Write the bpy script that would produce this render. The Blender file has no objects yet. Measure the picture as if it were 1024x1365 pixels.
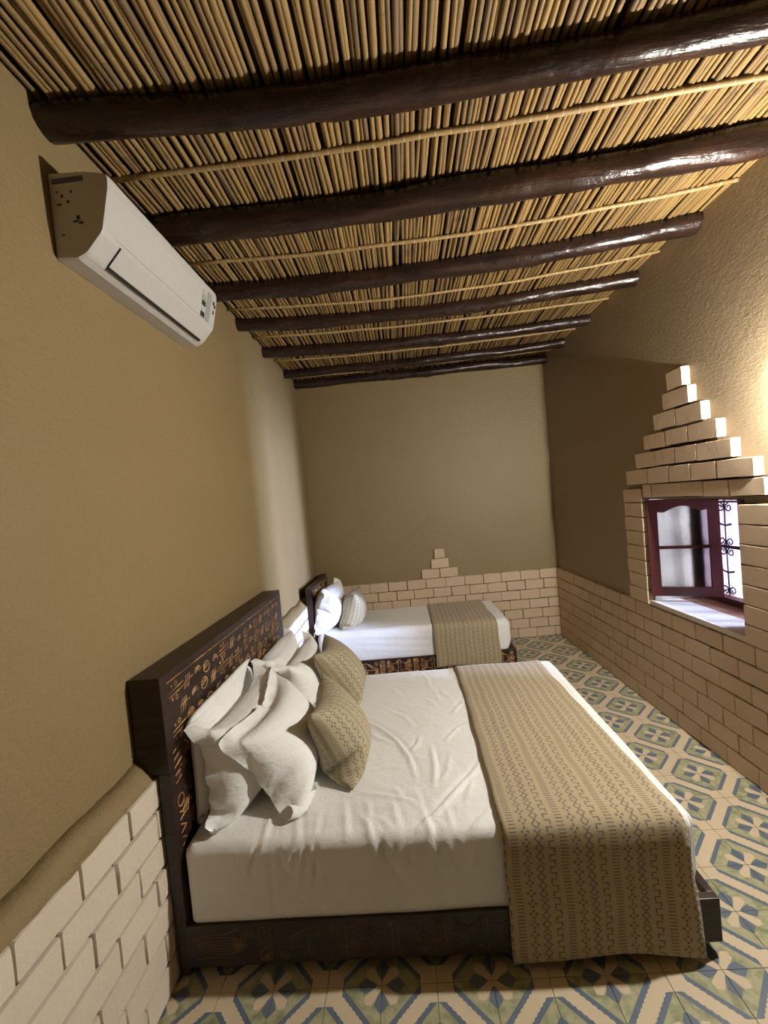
import bpy, bmesh, math, random
import numpy as np
from mathutils import Vector, Matrix
rnd = random.Random(7)
PI = math.pi
C = bpy.context.scene.collection
sc = bpy.context.scene
# ------------------------------------------------------------------ camera, world, light, exposure
cam_d = bpy.data.cameras.new('camera'); cam = bpy.data.objects.new('camera', cam_d); C.objects.link(cam)
def cam_axes(yaw, pitch, roll):
    cy, sy = math.cos(yaw), math.sin(yaw); cp, sp = math.cos(pitch), math.sin(pitch)
    f = Vector((-sy*cp, cy*cp, sp)); r = Vector((cy, sy, 0)); u = r.cross(f)
    return math.cos(roll)*r + math.sin(roll)*u, -math.sin(roll)*r + math.cos(roll)*u, f
r_, u_, f_ = cam_axes(4.44607059e-02, -2.64729493e-02, -9.70940595e-02)
m = Matrix((r_, u_, -f_)).transposed().to_4x4(); m.translation = (-.959027, -1.484656, 1.750503)
cam.matrix_world = m
cam_d.sensor_fit = 'HORIZONTAL'; cam_d.sensor_width = 36; cam_d.lens = 565.282/1024*36
cam_d.clip_start = .02
sc.camera = cam
w = bpy.data.worlds.new('sky'); sc.world = w; w.use_nodes = True
w.node_tree.nodes['Background'].inputs[0].default_value = (.50, .61, 1, 1)
w.node_tree.nodes['Background'].inputs[1].default_value = 1000
sc.view_settings.view_transform = 'Standard'; sc.view_settings.look = 'None'
sc.view_settings.exposure = 0; sc.view_settings.gamma = 1; sc.view_settings.use_curve_mapping = False
LAMP_STRENGTH = 7700
LAMP_COLOR = (1, .96, .88)
sc.cycles.max_bounces = 10; sc.cycles.diffuse_bounces = 6; sc.cycles.glossy_bounces = 3
sc.cycles.sample_clamp_indirect = 6; sc.cycles.caustics_reflective = False; sc.cycles.caustics_refractive = False
# portal: only guides the sampling of daylight through the slit between the walls added outside the window
pd = bpy.data.lights.new('window_portal', 'AREA'); po = bpy.data.objects.new('window_portal', pd); C.objects.link(po)
pd.shape = 'RECTANGLE'; pd.size = 2.5; pd.size_y = .40; pd.cycles.is_portal = True
po.location = (3.53, .29, 1.0); po.rotation_euler = (0, PI/2, math.atan2(-.11, .24) - PI*0)

# ------------------------------------------------------------------ node helpers
class E:
    def __init__(s, nt, v): s.nt = nt; s.v = v
    def op(s, o, b=None, c=None):
        n = s.nt.nodes.new('ShaderNodeMath'); n.operation = o
        for i, q in enumerate((s, b, c)):
            if q is None: continue
            q = q.v if isinstance(q, E) else q
            if isinstance(q, (int, float)): n.inputs[i].default_value = q
            else: s.nt.links.new(q, n.inputs[i])
        return E(s.nt, n.outputs[0])
    def __add__(s, b): return s.op('ADD', b)
    def __sub__(s, b): return s.op('SUBTRACT', b)
    def __mul__(s, b): return s.op('MULTIPLY', b)
    def __truediv__(s, b): return s.op('DIVIDE', b)
    def lt(s, b): return s.op('LESS_THAN', b)
    def gt(s, b): return s.op('GREATER_THAN', b)
    def abs(s): return s.op('ABSOLUTE')
    def fr(s): return s.op('FRACT')
    def rnd(s): return s.op('ROUND')
    def mx(s, b): return s.op('MAXIMUM', b)
    def mn(s, b): return s.op('MINIMUM', b)
    def inv(s): return (s*-1.0) + 1.0
class Mat:
    def __init__(s, name, col=(.5, .5, .5), rough=.6, spec=.4):
        s.m = bpy.data.materials.new(name); s.m.use_nodes = True; s.nt = s.m.node_tree
        s.b = s.nt.nodes['Principled BSDF']
        s.b.inputs['Base Color'].default_value = (*col, 1); s.b.inputs['Roughness'].default_value = rough
        s.b.inputs['Specular IOR Level'].default_value = spec
    def link(s, a, b): s.nt.links.new(a.v if isinstance(a, E) else a, b)
    def coord(s, kind='Object'):
        n = s.nt.nodes.new('ShaderNodeTexCoord'); return n.outputs[kind]
    def pos(s): return s.nt.nodes.new('ShaderNodeNewGeometry').outputs['Position']
    def xyz(s, v):
        n = s.nt.nodes.new('ShaderNodeSeparateXYZ'); s.link(v, n.inputs[0]); return [E(s.nt, o) for o in n.outputs]
    def scale(s, v, k):
        n = s.nt.nodes.new('ShaderNodeMapping'); s.link(v, n.inputs[0]); n.inputs['Scale'].default_value = k; return n.outputs[0]
    def noise(s, v, sc_, det=4, rough=.55, out=0):
        n = s.nt.nodes.new('ShaderNodeTexNoise'); s.link(v, n.inputs['Vector']); n.inputs['Scale'].default_value = sc_
        n.inputs['Detail'].default_value = det; n.inputs['Roughness'].default_value = rough
        return E(s.nt, n.outputs[out])
    def orand(s):
        return E(s.nt, s.nt.nodes.new('ShaderNodeObjectInfo').outputs['Random'])
    def ramp(s, f, stops):
        n = s.nt.nodes.new('ShaderNodeValToRGB'); s.link(f, n.inputs[0]); el = n.color_ramp.elements
        while len(el) < len(stops): el.new(.5)
        for e, (p, c) in zip(el, stops): e.position = p; e.color = (*c, 1)
        return n.outputs[0]
    def mix(s, f, a, b, mode='MIX'):
        n = s.nt.nodes.new('ShaderNodeMix'); n.data_type = 'RGBA'; n.blend_type = mode
        for q, i in ((f, 0), (a, 6), (b, 7)):
            q = q.v if isinstance(q, E) else q
            if isinstance(q, (int, float)): n.inputs[i].default_value = q
            elif isinstance(q, tuple): n.inputs[i].default_value = (*q, 1)
            else: s.nt.links.new(q, n.inputs[i])
        return n.outputs[2]
    def color(s, c): s.link(c, s.b.inputs['Base Color'])
    def rough(s, r): s.link(r, s.b.inputs['Roughness'])
    def bump(s, h, dist=.01, strength=1.0):
        n = s.nt.nodes.new('ShaderNodeBump'); s.link(h, n.inputs['Height']); n.inputs['Distance'].default_value = dist
        n.inputs['Strength'].default_value = strength; s.link(n.outputs[0], s.b.inputs['Normal'])

# ------------------------------------------------------------------ materials
def plaster(name, c1, c2, rough=.62, amp=.006, spec=.35):
    k = Mat(name, c1, rough, spec); p = k.pos()
    n1 = k.noise(p, 2.2, 5); n2 = k.noise(p, 38, 5, .65); n3 = k.noise(p, 9, 4); n4 = k.noise(p, 160, 2)
    c = k.mix(n1, c1, c2)
    c = k.mix(n2.op('MULTIPLY', .55), c, k.mix(.5, c1, (c1[0]*.55, c1[1]*.53, c1[2]*.48)))
    c = k.mix(n4.gt(.64)*.35, c, (c1[0]*.5, c1[1]*.48, c1[2]*.42)); n5 = k.noise(k.scale(p, (30, 30, 75)), 1, 4, .6)
    k.color(c); k.bump(n2*.5 + n3*.45 + n5*.6 + n4*.22, amp); return k.m
M = {}
M['plaster'] = plaster('mud_plaster', (.285, .207, .098), (.235, .168, .078))
M['plaster_back'] = plaster('mud_plaster_trowelled', (.285, .207, .098), (.235, .168, .076), .48, .006, .5)
M['plaster_right'] = plaster('mud_plaster_rough', (.30, .225, .14), (.25, .185, .11), .5, .0035, .5)
M['whitewash'] = plaster('whitewashed_plaster', (.66, .60, .50), (.58, .52, .44), .7, .003)
def brickmat(name, ca, cb, cc, cd):
  global k, c, n1, n2, o
  k = Mat(name, ca, .8, .25); o = k.orand()
  wp = k.pos(); n1 = k.noise(wp, 14, 5); n2 = k.noise(wp, 70, 4, .7)
  c = k.mix(o, ca, cb); c = k.mix(n1*.6, c, cc); c = k.mix(n2*.35, c, cd)
  k.color(c); k.bump(n2*.6 + n1, .004); return k.m
M['brick'] = brickmat('fired_brick', (.64, .49, .34), (.56, .415, .28), (.67, .54, .40), (.45, .33, .22))
M['brick_pale'] = brickmat('pale_brick', (.72, .63, .51), (.62, .53, .42), (.76, .68, .57), (.50, .41, .31))
k = Mat('dark_mortar', (.085, .055, .035), .9, .1); n = k.noise(k.pos(), 60); k.color(k.ramp(n, [(.3, (.02, .013, .009)), (.7, (.07, .045, .027))])); k.bump(n, .006); M['mortar'] = k.m
k = Mat('reed', (.4, .26, .1), .55, .35); o = k.orand(); p = k.scale(k.pos(), (60, 3, 60)); n = k.noise(p, 1, 4); n2 = k.noise(k.pos(), 5, 3)
c = k.ramp(o, [(0, (.14, .085, .036)), (.2, (.25, .152, .050)), (.6, (.33, .212, .072)), (.85, (.22, .13, .05)), (1, (.11, .07, .04))])
c = k.mix(n.op('MULTIPLY', .7), c, (.19, .125, .055)); c = k.mix(n2.gt(.64)*.5, c, (.10, .065, .04)); k.color(c); k.bump(n, .002); M['reed'] = k.m
k = Mat('reed_rod', (.50, .35, .15), .5, .4); p = k.pos(); x, y, z = k.xyz(p)
tie = (x*16.0).fr().lt(.06); n = k.noise(k.scale(p, (4, 40, 40)), 1, 3); k.color(k.mix(tie, k.mix(n, (.36, .24, .095), (.24, .15, .06)), (.50, .43, .30))); M['rod'] = k.m
k = Mat('ceiling_dark', (.035, .022, .012), .9, .1); n = k.noise(k.pos(), 12); k.color(k.ramp(n, [(.3, (.02, .012, .007)), (.7, (.05, .03, .016))])); M['ceil'] = k.m
k = Mat('varnished_log', (.03, .012, .008), .3, .38); p = k.pos(); n = k.noise(k.scale(p, (2.5, 22, 22)), 1, 5, .6); n2 = k.noise(p, 7, 4)
k.color(k.ramp(n, [(.3, (.010, .006, .005)), (.55, (.024, .011, .007)), (.8, (.055, .024, .012))])); k.rough(n2*.30 + .12); k.bump(n*.6 + n2, .012); M['log'] = k.m
k = Mat('carved_dark_wood', (.05, .022, .014), .42, .45); p = k.pos(); n = k.noise(k.scale(p, (5, 5, 40)), 1, 5); n2 = k.noise(p, 60, 3)
k.color(k.ramp(n, [(.3, (.012, .0065, .005)), (.7, (.036, .017, .011))])); k.bump(n2 + n, .0015); M['wood'] = k.m
k = Mat('worn_gold_carving', (.30, .15, .05), .45, .5); n = k.noise(k.pos(), 18, 4); k.color(k.ramp(n, [(.35, (.12, .055, .025)), (.5, (.30, .15, .05)), (.66, (.58, .36, .13))])); M['carve'] = k.m
k = Mat('dim_carving', (.12, .06, .03), .5, .4); n = k.noise(k.pos(), 14, 4); k.color(k.ramp(n, [(.35, (.07, .04, .03)), (.6, (.13, .07, .035)), (.75, (.26, .14, .05))])); M['carve_dim'] = k.m
k = Mat('bed_deck_board', (.62, .47, .30), .6, .3); n = k.noise(k.scale(k.pos(), (3, 40, 40)), 1, 3); k.color(k.mix(n, (.66, .52, .36), (.52, .38, .24))); M['deck'] = k.m
def cotton(name, c, rumple=False):
    k = Mat(name, c, .85, .2); k.b.inputs['Sheen Weight'].default_value = .15; p = k.pos()
    n = k.noise(p, 13, 4, .6); n2 = k.noise(p, 420, 1); k.color(k.mix(n, c, (c[0]*.94, c[1]*.93, c[2]*.90))); 
    if rumple:
        r1 = (k.noise(k.scale(p, (9, 9, 22)), 1, 3, .5) - .5).abs(); r2 = (k.noise(k.scale(p, (26, 26, 14)), 1, 2, .5) - .5).abs(); k.bump(r1*1.6 + r2*.35 + n2*.03, .006); return k.m
    k.bump(n*1.0 + n2*.06, .006); return k.m
M['cotton'] = cotton('white_cotton', (.87, .87, .87), True)
M['sheet'] = cotton('white_cotton_sheet', (.83, .83, .815))
def woven(name, base, ink, per=.178, uv_scale=1.0, dots=True):
    k = Mat(name, base, .9, .1); k.b.inputs['Sheen Weight'].default_value = .2
    u, v, _ = k.xyz(k.coord('UV'))           # u, v in metres on the cloth
    t = (u/per).fr()*4.0                      # four bands per repeat: dashes, dots, zigzag, brackets
    band = t.op('FLOOR'); q = t - band        # q: 0..1 inside the band
    q0 = q - .5
    isb = [((band - float(i)).abs()).lt(.5) for i in range(4)]
    dash = ((v/.0118).fr().lt(.42))*q0.abs().lt(.30)
    d4 = (v/.036).fr() - .5
    a, b = q0*1.25, d4
    rr = (a.abs()*a.abs()*1.0 + 0.0)
    dd = ((a.abs() - .30).abs()*(a.abs() - .30).abs() + b*b).op('SQRT')
    de = (a*a + (b.abs() - .30)*(b.abs() - .30)).op('SQRT')
    dot = dd.mn(de).lt(.15)
    tri = (((v/.030).fr() - .5).abs()*2.0 - .5)
    zz1 = (q0 - tri*.34 - .14).abs().lt(.085); zz2 = (q0 + tri*.34 + .14).abs().lt(.085)
    lay = (v/.24).fr().gt(.5); tri2 = tri*-1.0
    zz3 = (q0 + tri*.34 + .14).abs().lt(.085).mx((q0 - tri*.34 - .14).abs().lt(.085)); zz4 = (q0 + tri*.34 - .14).abs().lt(.085).mx((q0 - tri*.34 + .14).abs().lt(.085))
    zz = zz4*lay + zz3*lay.inv()
    m5 = (v/.044).fr(); side = m5.lt(.5); h5 = (v/.022).fr()
    br = (h5.lt(.24)*q0.abs().lt(.28)).mx(((q0 - .2).abs().lt(.08))*side*h5.lt(.8)).mx(((q0 + .2).abs().lt(.08))*side.inv()*h5.lt(.8))
    ink_m = (isb[0]*dash).mx(isb[1]*dot).mx(isb[2]*zz).mx(isb[3]*br)
    uvv = k.coord('UV')
    n = k.noise(uvv, 9, 4); n2 = k.noise(k.scale(uvv, (900, 900, 1)), 1, 2); n3 = k.noise(uvv, 130, 3)
    fade = (n3*1.6).mn(1.0)
    base_c = k.mix(n, base, (base[0]*.88, base[1]*.86, base[2]*.82)); base_c = k.mix(n2*.35, base_c, (base[0]*.62, base[1]*.60, base[2]*.55))
    k.color(k.mix(ink_m*fade*.85, base_c, ink)); k.bump(n2*.4 + ink_m*-.3, .0012); return k.m
M['runner'] = woven('printed_runner', (.475, .39, .255), (.115, .09, .082))
M['cushion'] = woven('printed_cushion', (.48, .42, .285), (.13, .105, .09), .150)
k = Mat('ac_plastic', (.70, .665, .62), .38, .4); n = k.noise(k.pos(), 30, 2); k.color(k.mix(n, (.53, .51, .485), (.49, .47, .445))); M['ac'] = k.m
def flat(name, c, rough=.5, spec=.4, metal=0):
    k = Mat(name, c, rough, spec); n = k.noise(k.pos(), 40, 3); k.color(k.mix(n, c, (c[0]*.82, c[1]*.82, c[2]*.82))); k.b.inputs['Metallic'].default_value = metal; return k.m
M['ac_gap'] = flat('dark_slot', (.015, .013, .012)); M['ac_grey'] = flat('grey_display_strip', (.36, .35, .33), .3)
M['ac_side'] = flat('dusty_side_plastic', (.50, .42, .31), .6); M['print'] = flat('dark_print', (.04, .035, .04)); M['label'] = flat('dark_label', (.07, .075, .10), .4)
M['icon_green'] = flat('sticker_green', (.35, .42, .26)); M['icon_grey'] = flat('sticker_grey', (.5, .5, .48))
M['maroon'] = flat('maroon_paint', (.075, .014, .012), .35, .5); M['iron'] = flat('black_iron', (.012, .012, .016), .5, .4)
k = Mat('window_glass', (.36, .35, .31), .45, .5); k.b.inputs['Transmission Weight'].default_value = 1; k.b.inputs['IOR'].default_value = 1.1
n = k.noise(k.pos(), 20, 2); k.rough(n*.25 + .35); k.bump(k.noise(k.pos(), 90, 3), .003); M['glass'] = k.m
M['pink'] = plaster('pink_street_wall', (.14, .082, .072), (.11, .062, .055), .8, .006)
M['sill_shade_brown'] = plaster('sill_shade_brown', (.30, .16, .09), (.24, .12, .07), .7, .003)  # brown stands in for the shade on the inner sill
M['brass'] = flat('aged_brass', (.30, .19, .07), .35, .5, 1.0)
k = Mat('lamp_bulb', (1, .9, .7)); k.b.inputs['Emission Color'].default_value = (*LAMP_COLOR, 1); k.b.inputs['Emission Strength'].default_value = LAMP_STRENGTH; M['bulb'] = k.m
# cement floor tile: octagons on a diagonal lattice, cream bands, serrated blue borders, four-petal centres
k = Mat('cement_tile', (.6, .5, .35), .42, .4); p = k.pos(); x, y, _ = k.xyz(p)
a = x/.2; b = y/.2; u = (a + b)*.5; v = (a - b)*.5; fu = u - u.rnd(); fv = v - v.rnd(); au = fu.abs(); av = fv.abs()
saw = ((a*15.0).fr() - .5).abs()*.028 + ((b*15.0).fr() - .5).abs()*.028 - .014
mxx = au.mx(av); sm = au + av
edge = mxx.mx(sm - .32) ; oct_ = mxx.mx((sm*.72)+.0)
inside = mxx.mx(sm - .37).lt(.425)
noise_s = k.noise(p, 28, 4); n_big = k.noise(p, 3, 3); n_f = k.noise(p, 12, 3)
outer = (mxx + saw).mx(sm - .29).lt(.418); inner = (mxx + (noise_s - .5)*.02).mx(sm - .335).lt(.36)
thick = mxx.gt(sm - .36)
cream = k.mix(n_f, (.65, .53, .365), (.57, .455, .31)); blue = k.mix(noise_s, (.055, .09, .155), (.105, .15, .215))
green = k.ramp(noise_s*.6 + n_f*.4, [(.36, (.17, .19, .085)), (.48, (.31, .32, .19)), (.56, (.42, .38, .23)), (.66, (.22, .26, .14))])
petal = (av - au*.15 - .030).lt(0.0)*au.lt(.29)*(au + av*.7).lt(.285)
petal2 = (au - av*.15 - .030).lt(0.0)*av.lt(.29)*(av + au*.7).lt(.285)
core = sm.lt(.06); pet = petal.mx(petal2).mx(core)
kite = ((au - av).abs() - (sm*.42)).lt(0.0)*sm.lt(.42)*sm.gt(.08)
kite = kite*((au-av).abs() - (sm*-.9 + .40)).lt(0.0)
c = k.mix(kite, green, blue); c = k.mix(pet, c, cream); c = k.mix(inner.inv(), c, blue); c = k.mix(outer.inv(), c, cream)
ga = (a - a.rnd()).abs(); gb = (b - b.rnd()).abs(); grout = ga.mn(gb).lt(.006)
c = k.mix(grout*.5, c, (.46, .39, .29)); c = k.mix(n_big*.22, c, (.42, .35, .24)); k.color(c); k.rough(n_f*.25 + .34); k.bump(n_f*.6 + grout*-.6, .0012); M['tile'] = k.m
M['grout'] = flat('grout', (.36, .29, .2), .9, .1)

# ------------------------------------------------------------------ mesh helpers
class G:
    def __init__(s): s.v = []; s.f = []; s.uv = None
    def add(s, vs, fs):
        o = len(s.v); s.v += [tuple(q) for q in vs]; s.f += [tuple(i + o for i in f) for f in fs]; return o
    def box(s, x0, x1, y0, y1, z0, z1, fn=None):
        vs = [(x, y, z) for z in (z0, z1) for y in (y0, y1) for x in (x0, x1)]
        if fn: vs = [fn(*q) for q in vs]
        s.add(vs, [(0, 2, 3, 1), (4, 5, 7, 6), (0, 1, 5, 4), (2, 6, 7, 3), (0, 4, 6, 2), (1, 3, 7, 5)])
    def bbox(s, x0, x1, y0, y1, z0, z1, b=.004):   # bevelled box
        bm = bmesh.new(); bmesh.ops.create_cube(bm, size=1)
        for q in bm.verts: q.co = Vector(((x0 + x1)/2 + q.co.x*(x1 - x0), (y0 + y1)/2 + q.co.y*(y1 - y0), (z0 + z1)/2 + q.co.z*(z1 - z0)))
        bmesh.ops.bevel(bm, geom=bm.edges[:], offset=b, segments=2, affect='EDGES', profile=.6)
        bm.verts.index_update(); s.add([q.co[:] for q in bm.verts], [[q.index for q in f.verts] for f in bm.faces]); bm.free()
    def prism(s, prof, fn, t0, t1):                # profile polygon (a, b), extruded along t by fn(a, b, t)
        n = len(prof); s.add([fn(a, b, t0) for a, b in prof] + [fn(a, b, t1) for a, b in prof],
              [tuple(range(n))[::-1], tuple(range(n, 2*n))] + [(i, (i+1) % n, n + (i+1) % n, n + i) for i in range(n)])
    def tube(s, path, rad, sides=8, cap=True, squash=1):
        path = [Vector(q) for q in path]; n = len(path); rs = rad if isinstance(rad, (list, tuple)) else [rad]*n
        ref = None; vs = []
        for i, q in enumerate(path):
            t = (path[min(i+1, n-1)] - path[max(i-1, 0)]).normalized()
            if ref is None:
                ref = Vector((0, 0, 1)) if abs(t.z) < .9 else Vector((1, 0, 0))
            e1 = (ref - t*ref.dot(t)).normalized(); e2 = t.cross(e1); ref = e1
            vs += [q + (e1*math.cos(2*PI*j/sides)*squash + e2*math.sin(2*PI*j/sides))*rs[i] for j in range(sides)]
        fs = [(i*sides + j, i*sides + (j+1) % sides, (i+1)*sides + (j+1) % sides, (i+1)*sides + j) for i in range(n-1) for j in range(sides)]
        if cap: fs += [tuple(range(sides))[::-1], tuple(range((n-1)*sides, n*sides))]
        s.add(vs, fs)
    def sphere(s, c, r, nu=16, nv=10):
        vs = [(c[0] + r*math.sin(PI*i/nv)*math.cos(2*PI*j/nu), c[1] + r*math.sin(PI*i/nv)*math.sin(2*PI*j/nu), c[2] + r*math.cos(PI*i/nv)) for i in range(nv+1) for j in range(nu)]
        s.add(vs, [(i*nu + j, (i+1)*nu + j, (i+1)*nu + (j+1) % nu, i*nu + (j+1) % nu) for i in range(nv) for j in range(nu)])
    def mesh(s, name, m, smooth=False):
        me = bpy.data.meshes.new(name); me.from_pydata(s.v, [], s.f); me.materials.append(m)
        if smooth: me.shade_smooth()
        me.update(); return me
    def build(s, name, m, parent=None, smooth=False, **kw): return obj(name, s.mesh(name, m, smooth), parent, **kw)
def obj(name, me, parent=None, label=None, cat=None, group=None, kind=None):
    o = bpy.data.objects.new(name, me); C.objects.link(o); o.parent = parent; tag(o, label, cat, group, kind); return o
def tag(o, label=None, cat=None, group=None, kind=None):
    for a, b in (('label', label), ('category', cat), ('group', group), ('kind', kind)):
        if b: o[a] = b
def thing(name, label, cat, loc=(0, 0, 0), group=None):
    o = bpy.data.objects.new(name, None); C.objects.link(o); o.location = loc; o.empty_display_size = .1
    o.matrix_parent_inverse = Matrix(); tag(o, label, cat, group); return o
def keep(o, parent):     # parent a mesh built in world coordinates under an Empty
    o.parent = parent; o.matrix_parent_inverse = Matrix.Translation(-Vector(parent.location)); return o
def part(g, name, m, parent, smooth=False, **kw): return keep(g.build(name, m, None, smooth, **kw), parent)
def sub(g, name, m, parent, smooth=False, **kw):
    o = g.build(name, m, None, smooth, **kw); o.parent = parent; return o

# right wall is slightly turned and leaning: u along the room, v up, n into the wall
def RW(u, v, n=0): return (.734 + .033*(3.486 - u) + .012*v + n, u, v)

# ------------------------------------------------------------------ setting
XL, YB, ZC, YF = -2.06, 3.51, 3.235, -4.2
def struct(g, name, m, **kw): return g.build(name, m, kind='structure', **kw)
g = G(); g.box(-2.35, XL, YF - .2, YB + .2, -.1, 3.45); wall_left = struct(g, 'wall_left', M['plaster'])
g = G(); g.box(-2.35, 1.45, YB, YB + .25, -.1, 3.45); wall_back = struct(g, 'wall_back', M['plaster_back'])
g = G(); g.box(-2.35, 1.5, YF - .25, YF, -.1, 3.45); wall_front = struct(g, 'wall_front', M['plaster'])
WU0, WU1, WV0, WV1 = .87, 1.715, .815, 1.585
g = G()
for u0, u1, v0, v1 in ((YF - .2, WU0, -.1, 3.45), (WU1, YB + .2, -.1, 3.45), (WU0, WU1, -.1, WV0), (WU0, WU1, WV1, 3.45)):
    g.box(.03, .47, u0, u1, v0, v1, lambda n, u, v: RW(u, v, n))
wall_right = struct(g, 'wall_right', M['plaster_right'])
g = G(); g.box(-2.35, 1.5, YF - .2, YB + .2, ZC, 3.45); ceiling = struct(g, 'ceiling', M['ceil'])
g = G(); g.box(-2.35, 1.45, YF - .2, YB + .2, -.12, -.012); floor = struct(g, 'floor', M['grout'])

# floor tiles
gt = G(); gt.bbox(-.0993, .0993, -.0993, .0993, -.013, 0, .0015); tile_me = gt.mesh('tile', M['tile'])
gs = G(); ntile = 0
for j in range(-11, 18):
    for i in range(-11, 5):
        cx, cy = .2*i + .1, .2*j + .1
        if cx < -2.06 or cx - .09 > RW(cy, 0)[0]: continue
        hid = (-1.75 < cx < -.15 and .25 < cy < 1.45) or (-1.8 < cx < -.2 and cy > 2.75) or cy < -.62
        if hid or ntile >= 300: gs.box(cx - .0993, cx + .0993, cy - .0993, cy + .0993, -.013, 0); continue
        o = obj('tile', tile_me, floor); o.location = (cx, cy, 0); ntile += 1
gs.build('tile_field', M['tile'], floor, kind='stuff')

# bricks
def brick_mesh(seed, mk):
    r = random.Random(seed); out = []
    rx, rz = .022, .045
    for (sx, sz) in ((1, 1), (-1, 1), (-1, -1), (1, -1)):
        pts = [(sx*.5, sz*(.5 - rz)), (sx*(.5 - rx*.3), sz*(.5 - rz*.3)), (sx*(.5 - rx), sz*.5)]
        if sx*sz < 0: pts.reverse()
        out += pts
        mid = {(1, 1): (0, .5), (-1, 1): (-.5, 0), (-1, -1): (0, -.5), (1, -1): (.5, 0)}[(sx, sz)]; out.append(mid)
    out = [(a + r.uniform(-.006, .006), b + r.uniform(-.016, .016)) for a, b in out]; n = len(out)
    ring = lambda s, y: [(a*(1 - s*.02), y + (r.uniform(-.006, .006) if s else 0), b*(1 - s*.04)) for a, b in out]
    vs = ring(0, 1) + ring(0, .09) + ring(1, 0)
    fs = [(k_*n + i, k_*n + (i+1) % n, (k_+1)*n + (i+1) % n, (k_+1)*n + i) for k_ in (0, 1) for i in range(n)] + [tuple(range(2*n, 3*n))]
    g = G(); g.add(vs, fs); me = g.mesh('brick', M[mk])
    me.shade_smooth()
    try: me.set_sharp_from_angle(angle=math.radians(50))
    except Exception: pass
    return me
brick_meshes = [brick_mesh(i, 'brick') for i in range(10)]; pale_meshes = [brick_mesh(30 + i, 'brick_pale') for i in range(8)]   # local x along the course, y into the wall (0 = face), z up
def brick(parent, c, ex, ey, L, H, D):
    ex, ey = Vector(ex).normalized(), Vector(ey).normalized()
    o = obj('brick', rnd.choice(pale_meshes if parent is wall_left else brick_meshes), parent)
    t = rnd.uniform(-.012, .012); ex = (ex + Vector((0, 0, t))).normalized(); ez = Vector((0, 0, 1)) - ex*t
    mm = Matrix((ex*L, ey*D, ez*H)).transposed().to_4x4(); mm.translation = c; o.matrix_basis = mm; return o
COURSE = .1125
def wainscot(parent, a0, a1, at, ex, ey, D, rows=7, flip=0, skip=None, top=None):
    for r in range(rows):
        a = a0 - (.11 if (r + flip) % 2 else 0.0); z = r*COURSE
        while a < a1:
            L = .2175 + rnd.uniform(-.012, .012); s, e = max(a, a0), min(a + L, a1); a += L
            if e - s < .035: continue
            gap = rnd.choice((.006, .008, .009, .002)); zc = z + COURSE/2
            if skip and skip((s + e)/2, zc): continue
            H = COURSE - rnd.choice((.005, .007, .009)) - (.005 if parent is wall_left else 0); q = at((s + e)/2, zc)
            brick(parent, Vector(q) + Vector(ey)*rnd.uniform(-.0015, .0015), ex, ey, e - s - gap, H, D)
# back wall
g = G(); g.box(XL, .80, YB - .012, YB + .02, 0, .782); sub(g, 'mortar', M['mortar'], wall_back)
wainscot(wall_back, -1.975, .785, lambda a, z: (a, 3.484, z), (1, 0, 0), (0, 1, 0), .05, flip=1, skip=None)
for cx, zc, L, H in ((-.705, .845, .205, .105), (-.49, .845, .205, .105), (-.585, .958, .205, .105), (-.582, 1.075, .118, .105)):
    brick(wall_back, (cx, 3.480, zc), (1, 0, 0), (0, 1, 0), L, H, .05)
# left wall with its sloping plaster ledge
g = G(); g.box(XL - .02, -2.0, YF, YB, 0, .782); sub(g, 'mortar', M['mortar'], wall_left)
wainscot(wall_left, -.98, 3.48, lambda a, z: (-1.985 + rnd.uniform(-.002, .002), a, z), (0, 1, 0), (-1, 0, 0), .05, flip=0)
g = G(); NL = 150
for i in range(NL):
    y = YF + (YB - YF)*i/(NL - 1); j = [.006*math.sin(y*4 + q*2) + .005*math.sin(y*17 + q) + rnd.uniform(-.004, .004) for q in range(4)]
    g.v += [(XL - .01, y, .862 + j[0]), (XL + .03, y, .822 + j[1]), (-1.990 + j[2], y, .790 + j[3]), (-1.996, y, .779), (XL - .01, y, .779)]
g.f = [(i*5 + q, i*5 + (q+1) % 5, i*5 + 5 + (q+1) % 5, i*5 + 5 + q) for i in range(NL - 1) for q in range(5)]
sub(g, 'ledge', M['plaster'], wall_left, True)
# right wall
def inwin(u, z): return WU0 - .0 < u < WU1 and WV0 < z < WV1
ey = (1, .033, 0); ex = (.033, -1, 0)
g = G(); g.box(.012, .05, YF, YB, 0, .782, lambda n, u, v: RW(u, v, n)); sub(g, 'mortar', M['mortar'], wall_right)
for u0, u1, vt in ((.635, WU0, 1.55), (WU1, 1.945, 1.66)):
    g = G(); g.box(.012, .05, u0 + .012, u1 - .006, .78, vt, lambda n, u, v: RW(u, v, n)); sub(g, 'mortar', M['mortar'], wall_right)
g = G(); g.box(.012, .05, .70, 1.71, WV1 + .004, 1.69, lambda n, u, v: RW(u, v, n)); sub(g, 'mortar', M['mortar'], wall_right)
wainscot(wall_right, -1.0, 3.47, lambda a, z: RW(a, z), ex, ey, .05, flip=1, skip=lambda u, z: False)
def rbrick(u0, u1, v0, v1, n=-.012): brick(wall_right, RW((u0 + u1)/2, (v0 + v1)/2, n), ex, ey, abs(u1 - u0), v1 - v0, .06)
for r in range(8):
    z = .79 + r*.1085
    rbrick(1.722, 1.957 + rnd.uniform(-.01, .006), z + .004, z + .1065)
    if r < 7: rbrick(.64 - (.06 if r % 2 else 0), .868, z + .004, z + .1065)
def prow(edges, v0, v1, n=-.016):
    for a, b in zip(edges[:-1], edges[1:]): rbrick(a + .003, b - .003, v0 + rnd.uniform(-.003, .003), v1 + rnd.uniform(-.003, .003), n)
prow([.69, .915, 1.105, 1.285, 1.60, 1.70], 1.592, 1.685, -.012)
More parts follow.
